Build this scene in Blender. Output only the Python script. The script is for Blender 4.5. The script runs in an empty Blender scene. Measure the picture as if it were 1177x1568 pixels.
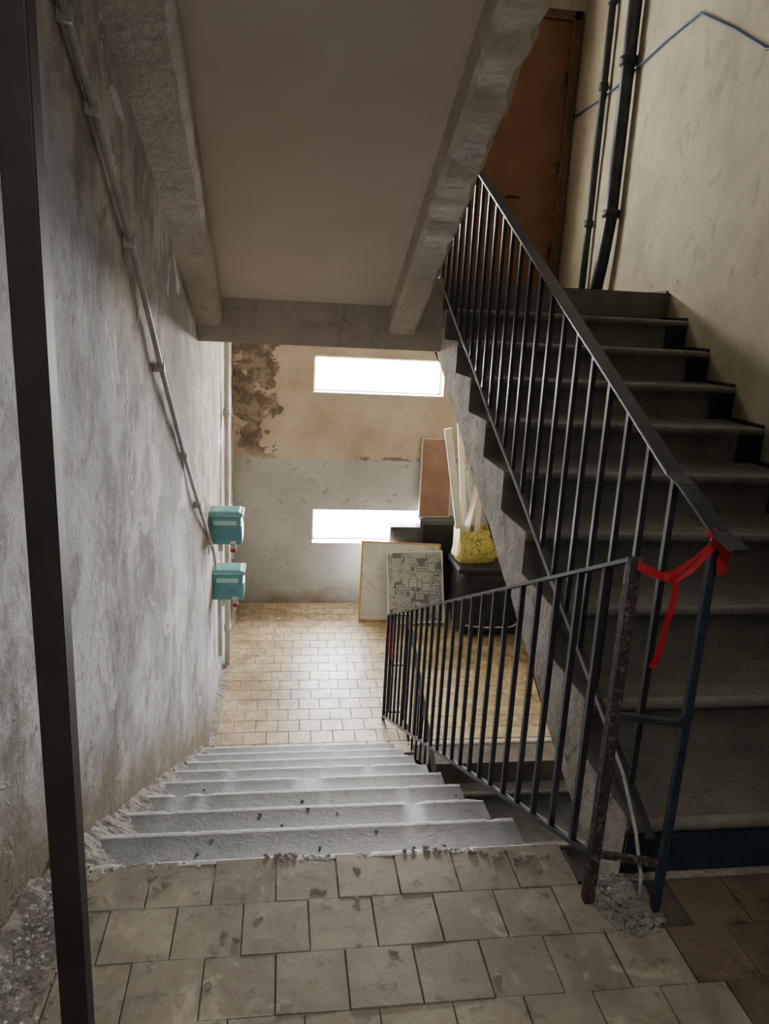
import bpy, bmesh, math, random
from mathutils import Vector, Matrix, noise
random.seed(7)
col=bpy.context.scene.collection
# ------------------------------------------------------------ materials
def nt(name):
    m=bpy.data.materials.new(name); m.use_nodes=True
    t=m.node_tree; b=t.nodes['Principled BSDF']
    return m,t,b
def rgb(c): return (c[0],c[1],c[2],1.)
def noise_node(t,scale,detail=6,rough=.6,vec=None,dist=0.):
    n=t.nodes.new('ShaderNodeTexNoise'); n.inputs['Scale'].default_value=scale
    n.inputs['Detail'].default_value=detail; n.inputs['Roughness'].default_value=rough
    n.inputs['Distortion'].default_value=dist
    if vec: t.links.new(vec,n.inputs['Vector'])
    return n
def pos(t):
    return t.nodes.new('ShaderNodeNewGeometry').outputs['Position']
def ramp(t,fac,a,b,ca=(0,0,0),cb=(1,1,1)):
    r=t.nodes.new('ShaderNodeValToRGB'); r.color_ramp.elements[0].position=a; r.color_ramp.elements[1].position=b
    r.color_ramp.elements[0].color=rgb(ca); r.color_ramp.elements[1].color=rgb(cb)
    t.links.new(fac,r.inputs[0]); return r.outputs[0]
def mix(t,fac,a,b,mode='MIX'):
    m=t.nodes.new('ShaderNodeMix'); m.data_type='RGBA'; m.blend_type=mode
    for s,v in ((0,fac),(6,a),(7,b)):
        if isinstance(v,(int,float)): m.inputs[s].default_value=v
        elif isinstance(v,tuple): m.inputs[s].default_value=rgb(v)
        else: t.links.new(v,m.inputs[s])
    return m.outputs[2]
def mth(t,op,a,b=None,c=None):
    m=t.nodes.new('ShaderNodeMath'); m.operation=op
    for i,v in enumerate((a,b,c)):
        if v is None: continue
        if isinstance(v,(int,float)): m.inputs[i].default_value=v
        else: t.links.new(v,m.inputs[i])
    return m.outputs[0]
def bump(t,b,h,strength,dist=.01):
    n=t.nodes.new('ShaderNodeBump'); n.inputs['Strength'].default_value=strength; n.inputs['Distance'].default_value=dist
    t.links.new(h,n.inputs['Height']); t.links.new(n.outputs[0],b.inputs['Normal'])
def mottled(name,c1,c2,c3=None,scale=4,rough=.85,bs=.4,bd=.01,fine=40,metal=0.,lo=.35,hi=.65,spec=.3):
    m,t,b=nt(name); p=pos(t)
    n=noise_node(t,scale,8,.65,p); f=noise_node(t,fine,5,.6,p)
    c=mix(t,ramp(t,n.outputs[0],lo,hi),c1,c2)
    if c3:
        n3=noise_node(t,scale*3.1,9,.75,p,.6)
        c=mix(t,ramp(t,n3.outputs[0],.54,.68),c,c3)
    t.links.new(c,b.inputs['Base Color']); b.inputs['Roughness'].default_value=rough; b.inputs['Metallic'].default_value=metal
    b.inputs['Specular IOR Level'].default_value=spec
    if bs: 
        h=mth(t,'ADD',n.outputs[0],mth(t,'MULTIPLY',f.outputs[0],.5)); bump(t,b,h,bs,bd)
    return m
def sep(t,p):
    s=t.nodes.new('ShaderNodeSeparateXYZ'); t.links.new(p,s.inputs[0]); return s.outputs
# left wall : bluish-white rough plaster below, stained beige above
def m_leftwall():
    m,t,b=nt('plaster_left'); p=pos(t); x,y,z=sep(t,p)
    mp=t.nodes.new('ShaderNodeMapping'); mp.inputs['Scale'].default_value=(1,1,.6); t.links.new(p,mp.inputs[0]); pv=mp.outputs[0]
    n1=noise_node(t,1.3,7,.6,pv); n2=noise_node(t,5,8,.65,p,.3); n3=noise_node(t,26,7,.7,p); n4=noise_node(t,2.6,6,.6,p,1.2); n5=noise_node(t,3.5,4,.5,p,2.5); n6=noise_node(t,2.2,10,.78,pv,.2); n8=noise_node(t,9,9,.8,p)
    lim=mth(t,'ADD',mth(t,'MULTIPLY',mth(t,'SUBTRACT',y,1.86),.70),mth(t,'SUBTRACT',z,2.10))
    lim=mth(t,'ADD',lim,mth(t,'MULTIPLY',mth(t,'SUBTRACT',n1.outputs[0],.5),1.3))
    up=ramp(t,mth(t,'MULTIPLY_ADD',lim,.8,.5),.25,.75)
    low=mix(t,ramp(t,n1.outputs[0],.40,.60),(.40,.43,.47),(.68,.70,.72))
    low=mix(t,mth(t,'MULTIPLY',ramp(t,n2.outputs[0],.50,.62),.75),low,(.33,.31,.30))
    hi=mix(t,ramp(t,n1.outputs[0],.40,.60),(.25,.21,.17),(.48,.43,.36))
    hi=mix(t,mth(t,'MULTIPLY',ramp(t,n2.outputs[0],.48,.62),.8),hi,(.17,.14,.11))
    c=mix(t,up,low,hi)
    c=mix(t,mth(t,'MULTIPLY',ramp(t,n6.outputs[0],.47,.60),.82),c,(.19,.165,.135))
    c=mix(t,mth(t,'MULTIPLY',ramp(t,n8.outputs[0],.55,.65),.65),c,(.17,.145,.115))
    c=mix(t,mth(t,'MULTIPLY',ramp(t,n4.outputs[0],.59,.62),.7),c,(.68,.67,.64))
    c=mix(t,ramp(t,n3.outputs[0],.64,.69),c,(.13,.11,.09))
    cr=mth(t,'ABSOLUTE',mth(t,'SUBTRACT',n5.outputs[0],.5)); cr=ramp(t,cr,.0,.004,(1,1,1),(0,0,0))
    c=mix(t,mth(t,'MULTIPLY',cr,ramp(t,n1.outputs[0],.5,.6)),c,(.14,.12,.10))
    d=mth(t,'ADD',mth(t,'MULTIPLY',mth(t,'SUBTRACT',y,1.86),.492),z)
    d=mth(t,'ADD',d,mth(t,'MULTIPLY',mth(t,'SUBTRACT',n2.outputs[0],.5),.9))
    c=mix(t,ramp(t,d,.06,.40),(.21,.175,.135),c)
    t.links.new(c,b.inputs['Base Color']); b.inputs['Roughness'].default_value=.9; b.inputs['Specular IOR Level'].default_value=.2
    h=mth(t,'ADD',mth(t,'MULTIPLY',n2.outputs[0],.8),mth(t,'MULTIPLY',n3.outputs[0],.15))
    h=mth(t,'ADD',h,mth(t,'MULTIPLY',ramp(t,n4.outputs[0],.59,.61),.2))
    bump(t,b,h,.6,.025)
    return m
def m_farwall():
    m,t,b=nt('plaster_far'); p=pos(t); x,y,z=sep(t,p)
    n1=noise_node(t,2.,8,.65,p); n2=noise_node(t,4.2,5,.55,p,.4); n3=noise_node(t,25,6,.7,p); n7=noise_node(t,8,6,.7,p,.5)
    cream=mix(t,ramp(t,n1.outputs[0],.4,.62),(.42,.345,.265),(.57,.49,.38))
    edge=mth(t,'SUBTRACT',n2.outputs[0],mth(t,'MULTIPLY',mth(t,'ABSOLUTE',mth(t,'ADD',x,.30)),.55))
    peel=ramp(t,edge,.385,.400)
    peel=mth(t,'MULTIPLY',peel,ramp(t,mth(t,'ADD',z,mth(t,'MULTIPLY',n1.outputs[0],.3)),.20,.30))
    pc=mix(t,ramp(t,n7.outputs[0],.44,.56),(.14,.11,.08),(.29,.24,.18))
    cream=mix(t,peel,cream,pc)
    cream=mix(t,ramp(t,n3.outputs[0],.66,.71),cream,(.25,.19,.13))
    lz=mth(t,'ADD',z,mth(t,'MULTIPLY',mth(t,'SUBTRACT',n2.outputs[0],.5),.05))
    gray=mix(t,ramp(t,n1.outputs[0],.4,.6),(.38,.39,.385),(.48,.485,.48))
    gray=mix(t,ramp(t,n7.outputs[0],.57,.66),gray,(.30,.28,.24))
    dirt=ramp(t,mth(t,'ADD',mth(t,'ADD',z,2.),mth(t,'MULTIPLY',n2.outputs[0],.5)),.60,.90)
    gray=mix(t,dirt,(.22,.18,.135),gray)
    c=mix(t,ramp(t,lz,.03,.045),gray,cream)
    ln=mth(t,'ABSOLUTE',mth(t,'SUBTRACT',lz,.05)); ln=mth(t,'MULTIPLY',ramp(t,ln,.012,.03,(1,1,1),(0,0,0)),ramp(t,n7.outputs[0],.48,.54))
    c=mix(t,mth(t,'MULTIPLY',ln,ramp(t,x,.75,.9)),c,(.17,.14,.11))
    t.links.new(c,b.inputs['Base Color']); b.inputs['Roughness'].default_value=.85; b.inputs['Specular IOR Level'].default_value=.25
    h=mth(t,'SUBTRACT',mth(t,'MULTIPLY',n2.outputs[0],.5),mth(t,'MULTIPLY',peel,.5)); bump(t,b,h,.5,.02)
    return m
def m_tile(name,c1,c2,stain,rough=.38):
    m,t,b=nt(name); p=pos(t)
    a=t.nodes.new('ShaderNodeVertexColor'); a.layer_name='tint'
    c=mix(t,a.outputs[0],c1,c2)
    n=noise_node(t,2.2,10,.75,p,.4); n2=noise_node(t,16,8,.7,p); n3=noise_node(t,7,8,.7,p,1.)
    c=mix(t,ramp(t,n.outputs[0],.42,.60),c,stain)
    c=mix(t,ramp(t,n3.outputs[0],.55,.66),c,tuple(min(1,k*1.15) for k in c1))
    c=mix(t,ramp(t,n2.outputs[0],.55,.68),c,tuple(k*.6 for k in stain))
    t.links.new(c,b.inputs['Base Color'])
    r=mth(t,'MULTIPLY_ADD',n2.outputs[0],.4,rough-.15); t.links.new(r,b.inputs['Roughness'])
    b.inputs['Specular IOR Level'].default_value=.45
    bump(t,b,mth(t,'ADD',n2.outputs[0],n3.outputs[0]),.25,.005)
    return m
M={}
M['left']=m_leftwall(); M['far']=m_farwall()
M['right']=mottled('plaster_right',(.37,.33,.235),(.50,.45,.33),(.30,.265,.185),1.3,.8,.25,.02,20,lo=.42,hi=.60)
M['soffit']=mottled('soffit_paint',(.63,.55,.49),(.70,.62,.56),None,1.2,.9,.1,.01,20)
M['string']=mottled('stringer_plaster',(.43,.38,.34),(.60,.54,.48),(.33,.28,.24),3,.9,.7,.02,25)
M['flank']=mottled('flank_plaster',(.34,.31,.27),(.64,.59,.51),(.15,.13,.105),5,.95,.9,.03,35)
M['conc']=mottled('tread_concrete',(.11,.12,.124),(.19,.197,.20),(.07,.07,.067),6,.6,.6,.008,60,spec=.35)
M['nose']=mottled('worn_nosing',(.34,.35,.35),(.56,.57,.56),(.20,.195,.19),14,.55,.5,.008,70)
M['dconc']=mottled('stair_concrete_dark',(.125,.12,.10),(.185,.18,.15),(.08,.075,.06),5,.7,.3,.008,50)
M['dnose']=mottled('stair_nosing_gray',(.18,.175,.155),(.27,.26,.235),(.13,.12,.105),7,.6,.3,.008,60)
M['paint']=mottled('dark_blue_paint',(.015,.02,.03),(.03,.035,.045),None,8,.5,.2)
M['rubble']=mottled('mortar_rubble',(.17,.155,.135),(.33,.31,.28),(.09,.08,.07),14,.95,.9,.01,80)
M['skirt']=mottled('rough_mortar',(.22,.205,.18),(.40,.38,.35),(.12,.105,.085),9,.95,1.,.03,40)
M['grout']=mottled('grout',(.08,.07,.06),(.14,.125,.105),None,9,.95,.5)
M['tileN']=m_tile('cement_tile_gray',(.40,.36,.29),(.32,.29,.235),(.235,.205,.16),.38)
M['tileD']=m_tile('cement_tile_brown',(.20,.155,.105),(.15,.115,.08),(.11,.08,.055),.5)  # darker, browner tile colours for the right side of the landing
M['tileF']=m_tile('cement_tile_cream',(.53,.42,.265),(.40,.31,.185),(.25,.185,.10),.34)
M['iron']=mottled('painted_iron',(.012,.015,.022),(.03,.035,.045),None,12,.38,.2,.002,80,spec=.6)
M['blue']=mottled('dark_blue_iron',(.012,.03,.055),(.03,.055,.08),None,12,.4,.2,.002,80,spec=.5)
M['wire']=mottled('blue_wire',(.035,.09,.20),(.06,.13,.26),None,12,.5,.1,.002,80,spec=.3)
M['rust']=mottled('rusty_iron',(.025,.022,.022),(.07,.045,.035),(.36,.33,.30),22,.6,.4,.003,90)
M['brown']=mottled('brown_post_paint',(.018,.014,.013),(.028,.022,.02),None,8,.6,.15,.002,spec=.2)
M['tape']=mottled('red_tape',(.45,.015,.03),(.62,.03,.05),None,10,.45,.2,.002)
M['teal']=mottled('teal_enamel',(.11,.31,.35),(.17,.41,.44),None,9,.35,.1,.002)
M['tealL']=mottled('pale_teal_lid',(.42,.66,.66),(.55,.76,.74),None,9,.4,.1,.002)
M['pipeW']=mottled('cream_pipe',(.52,.50,.44),(.66,.63,.55),None,9,.5,.1,.002)
M['pipeG']=mottled('gray_conduit',(.36,.37,.36),(.52,.52,.50),(.22,.21,.19),12,.55,.2,.002)
M['pipeD']=mottled('dark_pipe',(.02,.024,.03),(.05,.055,.06),None,9,.4,.1,.002)
M['door']=mottled('brown_door_wood',(.19,.09,.05),(.26,.13,.075),None,3,.42,.1,.004)
M['doorf']=mottled('door_frame_wood',(.11,.065,.04),(.18,.12,.08),(.36,.3,.22),9,.6,.2,.004)
M['white']=mottled('white_board',(.56,.56,.53),(.70,.70,.66),(.38,.36,.31),5,.6,.1)
M['orange']=mottled('orange_edge',(.50,.27,.07),(.60,.36,.12),None,9,.6,.1)
M['black']=mottled('black_plastic',(.012,.012,.014),(.03,.03,.033),None,9,.4,.1)
M['dark']=mottled('dark_gray_board',(.06,.062,.065),(.10,.10,.10),None,6,.5,.1)
M['plank']=mottled('pale_wood',(.66,.61,.50),(.78,.73,.63),None,6,.6,.15)
M['brd']=mottled('brown_board',(.20,.11,.075),(.27,.155,.105),None,5,.6,.1)
def m_print(name,base,ink,scale,th=.47):
    m,t,b=nt(name); tc=t.nodes.new('ShaderNodeTexCoord').outputs['Object']
    mp=t.nodes.new('ShaderNodeMapping'); mp.inputs['Rotation'].default_value=(math.radians(90),0,0); t.links.new(tc,mp.inputs[0])
    n=noise_node(t,scale*.7,3,.6,mp.outputs[0]); 
    v=t.nodes.new('ShaderNodeTexVoronoi'); v.inputs['Scale'].default_value=scale; v.distance='CHEBYCHEV'; t.links.new(mp.outputs[0],v.inputs[0])
    f=mth(t,'GREATER_THAN',mth(t,'FRACT',mth(t,'MULTIPLY',v.outputs[0],4.5)),.62)
    f=mth(t,'MULTIPLY',f,ramp(t,n.outputs[0],th,th+.03))
    n2=noise_node(t,4,6,.7,tc)
    base2=mix(t,ramp(t,n2.outputs[0],.4,.7),base,tuple(k*.65 for k in base))
    c=mix(t,f,base2,ink); t.links.new(c,b.inputs['Base Color']); b.inputs['Roughness'].default_value=.55
    return m
M['printed']=m_print('printed_panel',(.42,.43,.42),(.13,.14,.15),9,.45)
M['yellow']=m_print('yellow_printed_bag',(.66,.58,.14),(.14,.13,.05),34,.42)
# ------------------------------------------------------------ builder
class Bd:
    def __init__(s,name): s.name=name; s.bm=bmesh.new(); s.mats=[]; s.tint=None
    def mi(s,m):
        m=M[m]
        if m not in s.mats: s.mats.append(m)
        return s.mats.index(m)
    def faces(s,vs,fs,m,smooth=False):
        i=s.mi(m); bv=[s.bm.verts.new(v) for v in vs]; out=[]
        for f in fs:
            try: F=s.bm.faces.new([bv[k] for k in f])
            except ValueError: continue
            F.material_index=i; F.smooth=smooth; out.append(F)
        return bv,out
    def box(s,x0,x1,y0,y1,z0,z1,m,bevel=0,mat=None,seg=2):
        vs=[Vector((x,y,z)) for z in (z0,z1) for y in (y0,y1) for x in (x0,x1)]
        if mat: vs=[mat@v for v in vs]
        bv,fs=s.faces(vs,[(0,2,3,1),(4,5,7,6),(0,1,5,4),(2,6,7,3),(0,4,6,2),(1,3,7,5)],m)
        if bevel:
            es=list({e for f in fs for e in f.edges})
            bmesh.ops.bevel(s.bm,geom=es,offset=bevel,segments=seg,profile=.6,affect='EDGES')
        return bv
    def bar(s,p,q,w,h,m,up=(0,0,1),bevel=0):
        p=Vector(p);q=Vector(q);d=(q-p);L=d.length;d.normalize();u=Vector(up)
        if abs(d.dot(u))>.98: u=Vector((0,1,0))
        r=d.cross(u).normalized(); u=r.cross(d)
        mt=Matrix((( r.x,d.x,u.x,p.x),(r.y,d.y,u.y,p.y),(r.z,d.z,u.z,p.z),(0,0,0,1)))
        s.box(-w/2,w/2,0,L,-h/2,h/2,m,bevel,mt)
    def tube(s,pts,r,m,n=10,cap=True):
        pts=[Vector(p) for p in pts]; rings=[]; prev=None; i=s.mi(m)
        for k,p in enumerate(pts):
            d=(pts[min(k+1,len(pts)-1)]-pts[max(k-1,0)]).normalized()
            if prev is None:
                a=Vector((0,0,1)) if abs(d.z)<.9 else Vector((1,0,0)); u=d.cross(a).normalized()
            else: u=(prev-d*prev.dot(d)).normalized()
            prev=u; v=d.cross(u)
            rr=r[k] if isinstance(r,(list,tuple)) else r
            rings.append([s.bm.verts.new(p+(u*math.cos(t)+v*math.sin(t))*rr) for t in [2*math.pi*j/n for j in range(n)]])
        for a,b in zip(rings,rings[1:]):
            for j in range(n):
                f=s.bm.faces.new((a[j],a[(j+1)%n],b[(j+1)%n],b[j])); f.material_index=i; f.smooth=True
        if cap:
            for rg in (rings[0],rings[-1]):
                f=s.bm.faces.new(rg); f.material_index=i
    def ribbon(s,pts,w,m,wdir=(0,0,1),th=.0015):
        pts=[Vector(p) for p in pts]; wd=Vector(wdir)*w/2; vs=[]
        for k,p in enumerate(pts):
            tw=wd.copy(); tw.rotate(Matrix.Rotation(.5*math.sin(k*1.7),3,'Y')); vs+= [p-tw,p+tw]
        s.faces(vs,[(2*k,2*k+1,2*k+3,2*k+2) for k in range(len(pts)-1)],m,True)
    def prism(s,poly,x0,x1,m):   # poly in (y,z), extruded along x
        n=len(poly); xa=x0 if callable(x0) else (lambda y:x0); xb=x1 if callable(x1) else (lambda y:x1)
        vs=[Vector((xa(y),y,z)) for y,z in poly]+[Vector((xb(y),y,z)) for y,z in poly]
        fs=[tuple(range(n)),tuple(range(2*n-1,n-1,-1))]+[(k,k+n,(k+1)%n+n,(k+1)%n) for k in range(n)]
        bv,F=s.faces(vs,fs,m)
        bmesh.ops.triangulate(s.bm,faces=[F[0],F[1]])
    def lump(s,c,r,m,sq=(1,1,.6)):
        ret=bmesh.ops.create_icosphere(s.bm,subdivisions=1,radius=r); i=s.mi(m); o=Vector((random.random()*50,0,0))
        rot=Matrix.Rotation(random.random()*6,3,'Z')
        for v in ret['verts']:
            k=1+.7*noise.noise(v.co/r*1.1+o); q=rot@Vector((v.co.x*sq[0]*k,v.co.y*sq[1]*k,v.co.z*sq[2]*k)); v.co=q+Vector(c)
        for f in {f for v in ret['verts'] for f in v.link_faces}: f.material_index=i
    def done(s,recalc=True,origin=None):
        if recalc: bmesh.ops.recalc_face_normals(s.bm,faces=s.bm.faces)
        me=bpy.data.meshes.new(s.name)
        if origin: bmesh.ops.translate(s.bm,verts=s.bm.verts,vec=-Vector(origin))
        s.bm.to_mesh(me); s.bm.free()
        for m in s.mats: me.materials.append(m)
        o=bpy.data.objects.new(s.name,me); col.objects.link(o)
        if origin: o.location=origin
        return o
# ------------------------------------------------------------ layout numbers (metres-ish, landing floor z=0)
XD=.83; XS=.985; Y0=1.8615; G=.3585; R=.1765; YB=4.73; YF=7.883; ZL=-9*R
G2=.3618; Y1=4.946; ZU=10*R   # upper half landing
def wl(y): 
    if y<1.5: return -.63
    if y>5: return -.485
    return -.63+(y-1.5)/3.5*.145
def wr(y): return 2.5+.09*(y-4.2)
# ------------------------------------------------------------ walls
def gridwall(name,fx,y0,y1,z0,z1,mat,amp,step=.05):
    b=Bd(name); ny=int((y1-y0)/step); nz=int((z1-z0)/step); vs=[];fs=[]
    for j in range(nz+1):
        for i in range(ny+1):
            y=y0+(y1-y0)*i/ny; z=z0+(z1-z0)*j/nz
            d=noise.noise(Vector((3,y*1.1,z*1.1)))*amp+noise.noise(Vector((9,y*5,z*5)))*amp*.4
            vs.append((fx(y)+d,y,z))
    for j in range(nz):
        for i in range(ny):
            a=j*(ny+1)+i; fs.append((a,a+1,a+ny+2,a+ny+1))
    b.faces(vs,fs,mat,True); return b.done()
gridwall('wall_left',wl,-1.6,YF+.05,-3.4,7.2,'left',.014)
gridwall('wall_right',wr,-1.6,YF+.05,-3.4,7.2,'right',.006,.1)
wins=[(.358,1.587,-.89,-.516),(.338,1.706,.743,1.112)]
wins+= [(.1,1.40,c+3.36,d+3.36) for a,b,c,d in wins]
def farwall():
    b=Bd('wall_far'); zs=sorted({-3.4,7.2}|{w[2] for w in wins}|{w[3] for w in wins}); T=.22
    for z0,z1 in zip(zs,zs[1:]):
        w=[w for w in wins if abs(w[2]-z0)<1e-6]
        if w: b.box(-.8,w[0][0],YF,YF+T,z0,z1,'far'); b.box(w[0][1],3.2,YF,YF+T,z0,z1,'far')
        else: b.box(-.8,3.2,YF,YF+T,z0,z1,'far')
    return b.done()
farwall()
for i,(a,b_,c,d) in enumerate(wins):
    w=Bd('window_%d'%(i+1)); y=YF+.14; t=.022
    for q in ((a,b_,c,c+t),(a,b_,d-t,d),(a,a+t,c,d),(b_-t,b_,c,d)): w.box(q[0],q[1],y,y+.04,q[2],q[3],'pipeW',.003)
    w.box(a-.0,b_,YF-.012,YF+.14,c-.015,c+.004,'string',.003)
    w.done()
    L=bpy.data.lights.new('daylight','AREA'); L.shape='RECTANGLE'; L.size=b_-a+.3; L.size_y=d-c+.3
    L.energy=[470,720,185,155][i]; L.color=[(.96,.98,1.),(1,.94,.88),(1,.95,.84),(1,.95,.84)][i]
    o=bpy.data.objects.new('daylight',L); col.objects.link(o); o.location=((a+b_)/2,YF+.30,(c+d)/2); o.rotation_euler=(math.radians(-90),0,0)
b=Bd('wall_back'); b.box(-.9,3.2,-1.7,-1.6,-3.4,7.2,'right'); b.done()
b=Bd('ceiling'); b.box(-.9,3.2,-1.7,YF+.2,7.2,7.3,'soffit'); b.done()
b=Bd('floor_basement'); b.box(-.9,3.2,-1.7,YF+.2,-3.5,-3.35,'grout'); b.done()
# ------------------------------------------------------------ floors with real tiles
def tiles(name,x0,x1,y0,y1,z,mat,size,skip=None,lift=.003,gap=.0014):
    random.seed(21)
    b=Bd(name); tl=b.bm.loops.layers.color.new('tint'); i=b.mi(mat); ny=int(math.ceil((y1-y0)/size)); k=0
    for r in range(ny):
        off=(r*.47+random.uniform(-.06,.06))%1*size
        ya=y1-(r+1)*size; yb=y1-r*size
        nx=int((x1-x0)/size)+2
        for c in range(nx):
            xa=x0-size+off+c*size; xb=xa+size
            xa2=max(xa,x0);xb2=min(xb,x1);ya2=max(ya,y0);yb2=yb
            g=gap; t=[random.uniform(-lift,lift)*.6 for _ in range(4)]; v=random.random()
            if xb2-xa2<.02 or yb2-ya2<.02: continue
            if skip and skip((xa2+xb2)/2,(ya2+yb2)/2): continue
            cs=[(xa2+g,ya2+g),(xb2-g,ya2+g),(xb2-g,yb2-g),(xa2+g,yb2-g)]
            jit=lambda k:.0015*noise.noise(Vector((xa*31,ya*17,k*3.3)))
            cs=[(p+jit(n),q+jit(n+9)) for n,(p,q) in enumerate(cs)]
            cx=(xa2+xb2)/2;cy=(ya2+yb2)/2; e=.002
            bot=[Vector((p,q,z-.012)) for p,q in cs]; mid=[Vector((p,q,z+t[n]-.0015)) for n,(p,q) in enumerate(cs)]
            top=[Vector((p+(e if p<cx else -e),q+(e if q<cy else -e),z+t[n])) for n,(p,q) in enumerate(cs)]
            bv,fs=b.faces(bot+mid+top,[(0,1,5,4),(1,2,6,5),(2,3,7,6),(3,0,4,7),(4,5,9,8),(5,6,10,9),(6,7,11,10),(7,4,8,11),(8,9,10,11)],mat)
            for f in fs:
                for l in f.loops: l[tl]=(v,v,v,1)
    return b.done()
b=Bd('floor_landing'); b.box(-.75,.86,-1.6,Y0-.03,-.30,-.008,'grout'); b.box(.84,1.0,-1.6,1.70,-.30,-.008,'flank'); b.box(.98,2.55,-1.6,Y1-9*G2+.03,-.30,-.008,'grout'); b.done()
hole=lambda x,y:(x>.84 and y>1.69) or (.87<x<1.03 and y>1.5)
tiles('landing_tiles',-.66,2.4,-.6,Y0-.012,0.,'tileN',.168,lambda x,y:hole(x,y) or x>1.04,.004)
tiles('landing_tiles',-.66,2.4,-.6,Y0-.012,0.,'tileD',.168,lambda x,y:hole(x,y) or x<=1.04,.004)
b=Bd('floor_half_landing'); b.box(-.75,3.2,YB-.02,YF,ZL-.2,ZL-.008,'grout'); b.done()
tiles('half_landing_tiles',-.5,2.8,YB-.0,YF,ZL,'tileF',.168,lambda x,y:(x>XS and y<Y1),.002,.0022)
b=Bd('upper_half_landing'); b.box(-.75,3.0,YB+.2,YF,ZU-.16,ZU,'dconc'); b.box(-.75,XS,YB,YB+.22,1.325,ZU,'string'); b.box(XS,2.7,Y1,Y1+.2,1.325,ZU-.0,'string'); b.done()
# ------------------------------------------------------------ stair flights
random.seed(5)
def flight(name,x0,x1,ys,zs,d,n,g,r,mt,mn,mbody,waist,amp,string=None,mstr='string',xseg=70,roughbottom=0.):
    b=Bd(name); fx0=x0 if callable(x0) else (lambda y:x0); fx1=x1 if callable(x1) else (lambda y:x1)
    prof=[]; o=.028
    for k in range(n):
        y=ys+d*k*g; z=zs-k*r
        prof+= [(y-d*.028,z,0),(y-d*.010,z,1),(y-d*.002,z-.005,1),(y,z-.016,1),(y-d*.004,z-.030,1),(y-d*o,z-.04,0),(y-d*o,z-r,0)]
    vs=[]
    for j,(y,z,m) in enumerate(prof):
        for i in range(xseg+1):
            x=fx0(y)+(fx1(y)-fx0(y))*i/xseg
            e=amp if m else amp*.3
            q=.35*noise.noise(Vector((x*5,y*3,z*7)))+.8*noise.noise(Vector((x*30,y*9,z*20)))
            ch=max(0,noise.noise(Vector((x*14,y*5+4,z*5)))-.25)*2.5 if m else 0
            vs.append((x,y-d*(abs(q)+ch)*e,z-(ch*e*.7 if m else -q*e*.2)))
    ln=b.mi(mn); lt=b.mi(mt)
    bv=[b.bm.verts.new(v) for v in vs]
    for j in range(len(prof)-1):
        nos=prof[j][2] or prof[j+1][2]
        for i in range(xseg):
            a=j*(xseg+1)+i
            f=b.bm.faces.new((bv[a],bv[a+1],bv[a+xseg+2],bv[a+xseg+1])); f.material_index=ln if nos else lt; f.smooth=True
    poly=[(ys-d*.1,zs-.006)]
    for k in range(n):
        y=ys+d*k*g; z=zs-k*r; poly+=[(y-d*(o+.008),z-.006),(y-d*(o+.008),z-r-.006)]
    ye=ys+d*(n-1)*g; zb=zs-(n-1)*r
    low=[]; N=24
    for q in range(N+1):
        y=ye+(ys-ye)*q/N; z=zb+(zs-zb)*q/N-waist; low.append((y,z+roughbottom*noise.noise(Vector((y*6,z*6,2)))))
    zf=zs-n*r
    if low[0][1]<zf: poly+=[(ye+d*.0,zf-.006)]
    poly+=low+[(ys-d*.1,zs-waist)]
    b.prism(poly,x0,x1,mbody)
    if string:
        for (xa,xb,dep,am) in string:
            vs=[];NN=90
            for q in range(NN+1):
                y=ye+(ys-ye)*q/NN; z=zb+(zs-zb)*q/NN
                j1=am*noise.noise(Vector((y*4,1,3)))+am*.7*noise.noise(Vector((y*14,7,3)))
                j2=am*.6*noise.noise(Vector((y*6,5,9)))
                ch=.02
                vs+=[(xa,y,z-waist+.03),(xa,y,z-dep+ch+j2),(xa+ch,y,z-dep+j2),(xb-ch-abs(j1),y,z-dep+j2*.5),(xb-abs(j1)*.6,y,z-dep+ch+.01),(xb,y,z-waist+.1)]
            fs=[]
            for q in range(NN):
                for c in range(5):
                    a=q*6+c; fs.append((a,a+1,a+7,a+6))
            fs+=[tuple(range(6)),tuple(range(NN*6+5,NN*6-1,-1))]
            b.faces(vs,fs,mstr)
    return b.done()
flight('stair_flight_down',lambda y:wl(y)-.02,XD,Y0,0.,1,9,G,R,'conc','nose','flank',.36,.010)
flight('stair_flight_up',XS,lambda y:wr(y)+.02,Y1,ZU,-1,10,G2,R,'dconc','dnose','flank',.40,.006,roughbottom=.03)
flight('stair_flight_overhead',-.70,XD-.02,Y0,ZU+9*R,1,9,G,R,'dconc','dnose','soffit',.355,.004,string=[(-.70,-.355,.52,.012),(.654,XD,.52,.04)])
flight('stair_flight_basement',XS,lambda y:wr(y)+.02,Y1,ZL,-1,10,G2,R,'conc','dnose','flank',.36,.006)
flight('stair_flight_overhead_right',XS,lambda y:wr(y)+.02,Y1,ZU+9*R+10*R,-1,10,G2,R,'dconc','dnose','soffit',.36,.004)
b=Bd('ceiling_landing'); b.box(-.9,3.2,-1.6,Y0,ZU+9*R-.2,ZU+9*R,'soffit'); b.done()
b=Bd('trim_stair_paint')
for k in range(10):
    y=Y1-k*G2; z=ZU-k*R; w=wr(y)
    b.box(w-.13,w+.02,y+.012,y+.05,z-R,z-.03,'paint',.003)
    b.box(w-.012,w+.02,y+.02,y+G2-.01,z+.0,z+.018,'paint')
yy=Y1-9*G2; b.box(XS+.005,wr(yy)-.1,yy+.022,yy+.05,0.,R-.045,'blue',.003)
b.done()
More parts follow.
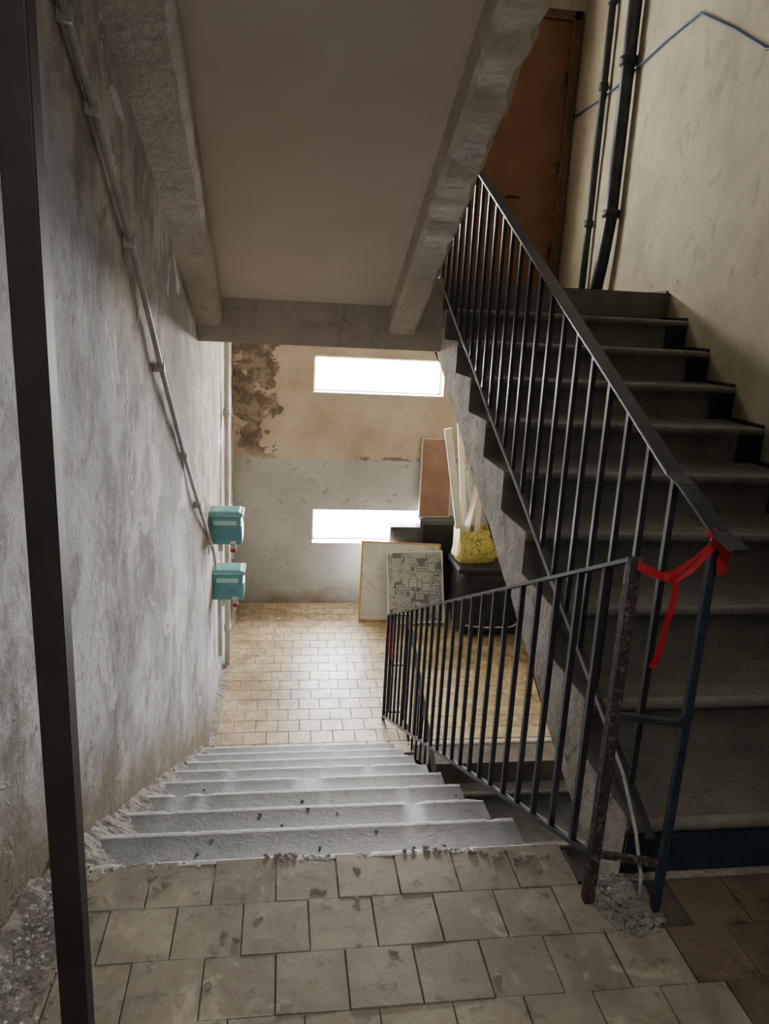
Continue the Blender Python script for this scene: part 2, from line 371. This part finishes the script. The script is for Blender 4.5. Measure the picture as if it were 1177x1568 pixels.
# rough mortar skirt between stairs/landing and left wall
b=Bd('baseboard_left')
vs=[];fs=[];N=520;C=12
for q in range(N+1):
    y=.2+(YF-.2)*q/N
    zr=0. if y<Y0-.1 else max(ZL,-((y-Y0)/G+.45)*R)
    z=min(0,zr) if y<YB+.1 else ZL
    f=min(1,max(0,(y-Y0)/(YB-Y0)))
    w=(.11 if y<Y0 else .15-.10*f if y<YB else .035)+.02*noise.noise(Vector((y*5,0,1)))+.012*noise.noise(Vector((y*24,0,1)))
    h=(.035 if y<Y0 else .09 if y<YB else .04)+.02*noise.noise(Vector((y*5,4,1)))+.015*noise.noise(Vector((y*20,2,1)))
    x=wl(y)
    for c in range(C):
        u=c/(C-1); px=x-.03+(w+.05)*u; pz=z+(h+.05)*(1-u)**1.6-.10*(u>.95)
        k=(noise.noise(Vector((px*25,y*25,pz*25)))*.006+noise.noise(Vector((px*70,y*70,pz*70)))*.006)*(0<c<C-1)
        vs.append((px+k,y,pz+k))
for q in range(N):
    for c in range(C-1):
        a=q*C+c; fs.append((a,a+1,a+C+1,a+C))
b.faces(vs,fs,'skirt',False); b.done()
# rubble
b=Bd('mortar_rubble')
for _ in range(900):
    y=random.uniform(.7,1.85); x=wl(y)+.02+random.uniform(0,.15)*random.random()**.6; b.lump((x,y,.004+max(0,.05*(1-(x-wl(y))/.12))),random.uniform(.002,.007),random.choice(['skirt','nose','rubble']))
b.done(); b=Bd('mortar_rubble')
for _ in range(420):
    a=random.random()*6.28; r=random.random()**.6; x=.945+r*.085*math.cos(a); y=1.60+r*.11*math.sin(a); b.lump((x,y,.002+.02*(1-r)),random.uniform(.004,.013),random.choice(['skirt','rubble']))
b.done(); b=Bd('plaster_crumbs')
for _ in range(420):
    x=random.uniform(-.5,.83); k=noise.noise(Vector((x*4,0,0)))
    if random.random()<.40+k*1.4: b.lump((x,Y0-.014+random.uniform(-.02,.004),-.002),random.uniform(.002,.008),random.choice(['skirt','nose','nose']))
for cx,cy,n in ((.02,1.86,14),(.44,1.86,14),(.62,1.83,12),(.75,1.80,18)):
    for _ in range(n): b.lump((cx+random.gauss(0,.03),cy-abs(random.gauss(0,.012)),.003),random.uniform(.003,.009),'rubble')
for x,y in ((.23,1.78),(.115,1.71),(.13,1.705),(.22,1.67),(-.04,1.62),(.29,1.49),(-.15,1.43),(.53,1.40),(-.33,1.79),(-.29,1.77),(-.09,1.56),(.77,1.79),(.75,1.745),(.69,1.77),(-.12,1.58),(-.31,1.75)):
    b.lump((x,y,.002),random.uniform(.009,.013),'rubble',(1.3,.9,.25))
b.done(); b=Bd('plaster_crumbs')
for _ in range(50):
    k=random.randint(1,8); b.lump((random.uniform(-.4,.8),Y0+k*G-random.uniform(.03,.3),-k*R+.002),random.uniform(.003,.009),'rubble')
b.done()
# ------------------------------------------------------------ railings
def rail_down():
    b=Bd('stair_railing')
    X=.845; zt=lambda y:.971-(y-1.627)*.4487; zb=lambda y:.150-(y-1.607)*.4576
    b.bar((X,1.62,zt(1.62)),(X,5.33,zt(5.33)),.03,.010,'iron'); b.bar((X,1.62,zb(1.62)),(X,5.33,zb(5.33)),.022,.014,'iron')
    y=1.76
    while y<5.25:
        b.bar((X,y,zb(y)),(X,y,zt(y)),.017,.017,'iron'); y+=.155
    b.bar((X,1.62,-.05),(X,1.62,zt(1.62)+.004),.028,.028,'rust',bevel=.002)
    b.bar((X,5.33,ZL),(X,5.33,zt(5.33)),.024,.024,'iron')
    X2=1.0; t=zt(5.33)
    for z in (t,t-.42,ZL+.07): b.bar((X,5.33,z),(X2,5.33,z),.014,.014,'iron')
    for i in (1,2,3): b.bar((X+(X2-X)*i/4,5.33,ZL+.07),(X+(X2-X)*i/4,5.33,t),.012,.012,'iron')
    b.bar((X2,5.33,ZL),(X2,5.33,t),.022,.022,'iron')
    s=.47
    b.bar((X2,5.33,t),(X2,2.2,t-(3.13)*s),.03,.01,'iron'); b.bar((X2,5.15,ZL+.06),(X2,2.2,ZL+.06-2.95*s),.02,.012,'iron')
    y=5.2
    while y>2.2:
        b.bar((X2,y,ZL+.06-(5.15-y)*s),(X2,y,t-(5.33-y)*s),.013,.013,'iron'); y-=.155
    for z,m in ((.150,'rust'),(.56,'iron')): b.bar((X,1.62,z),(1.005,1.57,z),.016,.016,m)
    return b.done()
rail_down()
def rail_up():
    b=Bd('stair_railing'); X=XS+.005; s=.479
    zt=lambda y:2.2377+(y-4)*s; zb=lambda y:1.352+(y-4)*s
    pts=[(X,Y1+.05,zt(Y1+.05)),(X,3.3,zt(3.3)),(X,1.75,zt(1.75)),(X+.004,1.69,zt(1.70)+.005),(X+.008,1.62,1.105),(X+.012,1.54,1.065),(X+.018,1.46,1.045)]
    for p,q in zip(pts,pts[1:]): b.bar(p,q,.045,.010,'iron',bevel=.002)
    b.bar((X,1.60,zb(1.60)),(X,Y1+.05,zb(Y1+.05)),.020,.012,'iron')
    y=1.745
    while y<Y1:
        b.bar((X,y,zb(y)),(X,y,zt(y)),.016,.016,'iron'); y+=.147
    b.bar((X+.02,1.565,-.0),(X+.02,1.565,1.07),.020,.020,'blue',bevel=.002)
    return b.done()
rail_up()
b=Bd('rail_glint'); X=XS-.012  # pale tube standing in for the bright reflection along the lower rail
b.tube([(X,y,1.365+(y-4)*.479+.004*math.sin(y*7)) for y in [1.75+.1*i for i in range(32)]],.005,'pipeG',8)
b.tube([(X,1.75,.285),(X+.005,1.66,.18),(X+.01,1.61,.08),(X+.01,1.60,.0)],.005,'pipeG',8); b.done()
b=Bd('red_barrier_tape')
b.ribbon([(.845,1.60,.965),(.87,1.59,.955),(.90,1.58,.945),(.93,1.575,.955),(.96,1.57,.985),(.985,1.56,1.02),(1.005,1.55,1.04)],.022,'tape',(0,0,1))
b.ribbon([(.90,1.575,.945),(.935,1.57,.94),(.965,1.565,.97),(1.0,1.55,1.03)],.016,'tape',(0,.3,1))
b.ribbon([(.925,1.57,.95),(.93,1.565,.90),(.926,1.568,.85),(.918,1.57,.80),(.915,1.572,.75),(.905,1.575,.71)],.022,'tape',(1,.2,0))
b.ribbon([(1.005,1.54,1.05),(1.02,1.53,1.03),(1.012,1.53,1.0),(1.02,1.53,.97)],.03,'tape',(1,.1,0))
for c in ((1.0,1.54,1.05),(1.01,1.54,1.035),(.99,1.545,1.06)): b.lump(c,.017,'tape',(1.2,1,.8))
b.done()
b=Bd('red_barrier_tape')
b.ribbon([(.87,5.30,-.74),(.875,5.29,-.82),(.865,5.29,-.92),(.87,5.29,-1.05)],.035,'tape',(1,.1,0)); b.done()
b=Bd('support_post'); b.box(-.323,-.283,.98,1.02,0,ZU+9*R-.2,'brown',.003); b.box(-.36,-.246,.943,1.057,0,.008,'brown',.002); b.done()
# ------------------------------------------------------------ left wall services
b=Bd('conduit_pipe'); P=[(1.7,2.70),(2.32,2.233),(2.55,2.066),(2.97,1.729),(3.46,1.251),(4.02,.756),(4.5,.37),(5.1,-.07)]
b.tube([(wl(y)+.024,y,z) for y,z in P],.012,'pipeG',10)
for y,z in P[1:-1]: b.box(wl(y)-.01,wl(y)+.04,y-.012,y+.012,z-.02,z+.02,'pipeG',.004)
b.tube([(wl(5.1)+.022,5.1,-.07),(-.455,5.2,-.16),(-.45,5.28,-.30)],.012,'pipeG',10)
b.done()
b=Bd('supply_pipe'); 
b.tube([(-.44,6.3,-1.56),(-.44,6.3,1.6)],.022,'pipeW',12); b.tube([(-.45,6.75,-.3),(-.45,6.75,1.6)],.014,'pipeW',12); b.tube([(-.45,5.62,-1.15),(-.45,5.62,-.5)],.018,'pipeW',12)
for z in (-1.2,-.2,.7): b.tube([(-.44,6.3,z-.03),(-.44,6.3,z+.03)],.03,'pipeW',12)
b.done()
def meter(y,z):
    b=Bd('meter_box'); x0=-.49
    b.box(x0,-.255,y,y+.20,z,z+.15,'teal',.03,seg=4)
    b.box(x0+.0,-.262,y-.012,y+.19,z+.13,z+.245,'teal',.03,seg=4)
    b.box(x0+.0,-.248,y-.018,y+.205,z+.205,z+.235,'tealL',.012,seg=3)
    b.box(x0+.03,-.29,y-.02,y+.0,z+.145,z+.19,'tealL',.006)
    b.tube([(-.32,y+.06,z+.01),(-.32,y+.06,z-.05)],.02,'pipeW',10); b.tube([(-.32,y+.06,z-.04),(-.32,y+.06,z-.065)],.022,'tape',10)
    b.tube([(-.41,y+.06,z+.01),(-.41,y+.06,z-.06)],.018,'pipeW',10); b.box(-.345,-.295,y-.012,y+.01,z+.01,z+.04,'white',.004)
    b.tube([(-.32,y+.06,z-.065),(-.33,y+.07,z-.12)],.008,'pipeW',8)
    return b.done()
meter(5.16,-.09); meter(5.40,-.60)
b=Bd('iron_hook'); 
b.tube([(wl(2.6)-.0,2.55,2.42),(wl(2.6)+.02,2.58,2.40),(wl(2.6)+.025,2.63,2.41)],.006,'rust',8); b.done()
# ------------------------------------------------------------ door on the upper half landing
b=Bd('door_1'); y=YF
b.box(1.55,2.72,y-.03,y+.0,ZU,4.36,'door',.004)
b.box(2.10,2.106,y-.034,y-.028,ZU,4.36,'doorf')
b.box(2.72,2.80,y-.07,y+.0,ZU,4.44,'doorf',.006); b.box(1.47,1.55,y-.07,y,ZU,4.44,'doorf',.006); b.box(1.47,2.80,y-.07,y,4.36,4.44,'doorf',.006)
for z in (2.2,3.0,3.8): b.box(2.69,2.73,y-.05,y-.02,z,z+.12,'rust',.004)
b.tube([(2.2,y-.03,2.75),(2.2,y-.09,2.75),(2.32,y-.09,2.75)],.012,'rust',8)
b.done()
b=Bd('trim_1'); b.box(1.4,2.84,y-.05,y,4.44,4.75,'string',.01); b.done()
def dp(name,y,r,top,z0,bend=False):
    b=Bd(name); x=wr(y)-r-.02
    pts=[(x,y,top)]+[(x,y,z0+.6)]+([(x-.01,y+.04,z0+.3),(x-.02,y+.10,z0)] if bend else [(x,y,z0)])
    b.tube(pts,r,'pipeD',14)
    for z in (z0+.65,z0+1.75,z0+2.4,z0+3.3): b.tube([(x,y,z-.03),(x,y,z+.03)],r*1.3,'pipeD',14); b.box(x,wr(y)+.005,y-.015,y+.015,z-.01,z+.01,'pipeG')
    return b.done()
dp('drain_pipe',6.15,.052,7.1,ZU,True); dp('drain_pipe',6.80,.030,7.1,ZU)
b=Bd('electric_cable'); W=[(7.8,3.52),(6.9,3.46),(6.3,3.45),(5.6,3.47),(5.03,3.457),(4.5,3.19),(4.1,2.966),(3.2,2.75),(1.,2.6)]
b.tube([(wr(y)-.014,y,z) for y,z in W],.008,'wire',8); b.done()
# ------------------------------------------------------------ things stored on the half landing
def board(name,w,h,t,mat,edge,loc,rot,et=.02):
    b=Bd(name); b.box(et,w-et,-t/2,t/2,et,h-et,mat)
    for q in ((0,w,0,et),(0,w,h-et,h),(0,et,0,h),(w-et,w,0,h)): b.box(q[0],q[1],-t/2-.004,t/2+.004,q[2],q[3],edge,.002)
    o=b.done(); o.location=loc; o.rotation_euler=[math.radians(a) for a in rot]; return o
board('leaning_board',.86,.84,.02,'white','orange',(.84,7.35,ZL+.010),(-17,2,0))
board('printed_panel',.60,.76,.02,'printed','plank',(1.14,7.22,ZL+.016),(-19,-2.5,-2))
board('brown_board',.34,.86,.03,'brd','plank',(1.50,7.78,-.555),(-4,0,0),.012)
b=Bd('dark_cabinet'); b.box(1.18,1.50,7.66,7.87,ZL,-.64,'dark',.01); b.box(1.50,1.90,7.66,7.87,ZL,-.56,'dark',.01)
b.box(1.53,1.87,7.645,7.66,-1.5,-.6,'black',.004); b.box(1.20,1.48,7.645,7.66,-1.5,-.68,'dark',.004); b.done()
def tub():
    b=Bd('black_plastic_tub'); x0,x1,y0,y1=1.76,2.52,6.85,7.38; z0,z1=ZL,ZL+.76
    b.box(x0+.03,x1-.03,y0+.03,y1-.03,z0,z1-.02,'black',.16,seg=7); b.box(x0,x1,y0,y1,z1-.07,z1,'black',.03,seg=4)
    c=[]
    for a in range(0,91,15): c.append((x1-.20+.12*math.sin(math.radians(a)),y0+.03,z0+.24-.12*math.cos(math.radians(a))))
    b.tube([(x0+.12,y0+.04,z0+.14),(x0+.3,y0+.03,z0+.12)]+c+[(x1-.08,y0+.03,z1-.1)],.009,'pipeG',8)
    return b.done()
tub()
def bag():
    b=Bd('yellow_bag'); vs=[];fs=[];n=28;H=[0,.06,.14,.22,.30,.34]
    for j,h in enumerate(H):
        for i in range(n):
            a=2*math.pi*i/n; e=.42; cx=math.copysign(abs(math.cos(a))**e,math.cos(a)); cy=math.copysign(abs(math.sin(a))**e,math.sin(a))
            s=(.85 if j==0 else 1)+.07*noise.noise(Vector((a*2,h*9,0))); vs.append((.22*cx*s,.13*cy*s,h+(.03*noise.noise(Vector((cx*3,cy*3,h*5))) if j else 0)))
    for j in range(len(H)-1):
        for i in range(n): fs.append((j*n+i,j*n+(i+1)%n,(j+1)*n+(i+1)%n,(j+1)*n+i))
    fs.append(tuple(range(n))); b.faces(vs,fs,'yellow'); o=b.done(); o.location=(1.98,7.13,ZL+.762); o.rotation_euler=(0,0,math.radians(8)); return o
bg=bag()
b=Bd('wood_planks'); zb=ZL+.80
b.bar((1.86,7.14,zb),(1.63,7.20,.50),.075,.02,'plank'); b.bar((1.90,7.20,zb),(1.78,7.32,.54),.06,.02,'plank')
b.bar((1.83,7.12,zb),(2.03,7.22,.20),.07,.02,'plank'); b.bar((1.98,7.12,zb),(2.0,7.2,.10),.06,.02,'plank'); b.bar((2.05,7.2,zb),(1.88,7.3,.05),.05,.02,'white'); b.done()
# ------------------------------------------------------------ light + camera
def area(loc,rot,sx,sy,e,c):
    L=bpy.data.lights.new('fill_light','AREA'); L.shape='RECTANGLE'; L.size=sx; L.size_y=sy; L.energy=e; L.color=c; L.spread=math.radians(95)
    o=bpy.data.objects.new('fill_light',L); col.objects.link(o); o.location=loc; o.rotation_euler=[math.radians(a) for a in rot]
area((.15,-.6,2.7),(38,0,22),.8,.8,11,(1,.96,.90))  # added fill lamp, unseen behind the camera, brightens the near landing
w=bpy.data.worlds.new('World'); bpy.context.scene.world=w; w.use_nodes=True; w.node_tree.nodes['Background'].inputs[0].default_value=(.97,.98,1,1); w.node_tree.nodes['Background'].inputs[1].default_value=30.0
cam=bpy.data.cameras.new('camera'); cam.sensor_fit='VERTICAL'; cam.sensor_height=36; cam.lens=1149.48/1568*36; cam.clip_start=.05
co=bpy.data.objects.new('camera',cam); col.objects.link(co)
yaw,pitch,roll=.1437,.2498,.0504
F=Vector((math.sin(yaw)*math.cos(pitch),math.cos(yaw)*math.cos(pitch),-math.sin(pitch))); Rv=Vector((math.cos(yaw),-math.sin(yaw),0)); U=Rv.cross(F)
rr=Rv*math.cos(roll)+U*math.sin(roll); uu=U*math.cos(roll)-Rv*math.sin(roll)
co.matrix_world=Matrix(((rr.x,uu.x,-F.x,0),(rr.y,uu.y,-F.y,0),(rr.z,uu.z,-F.z,1.5),(0,0,0,1)))
bpy.context.scene.camera=co
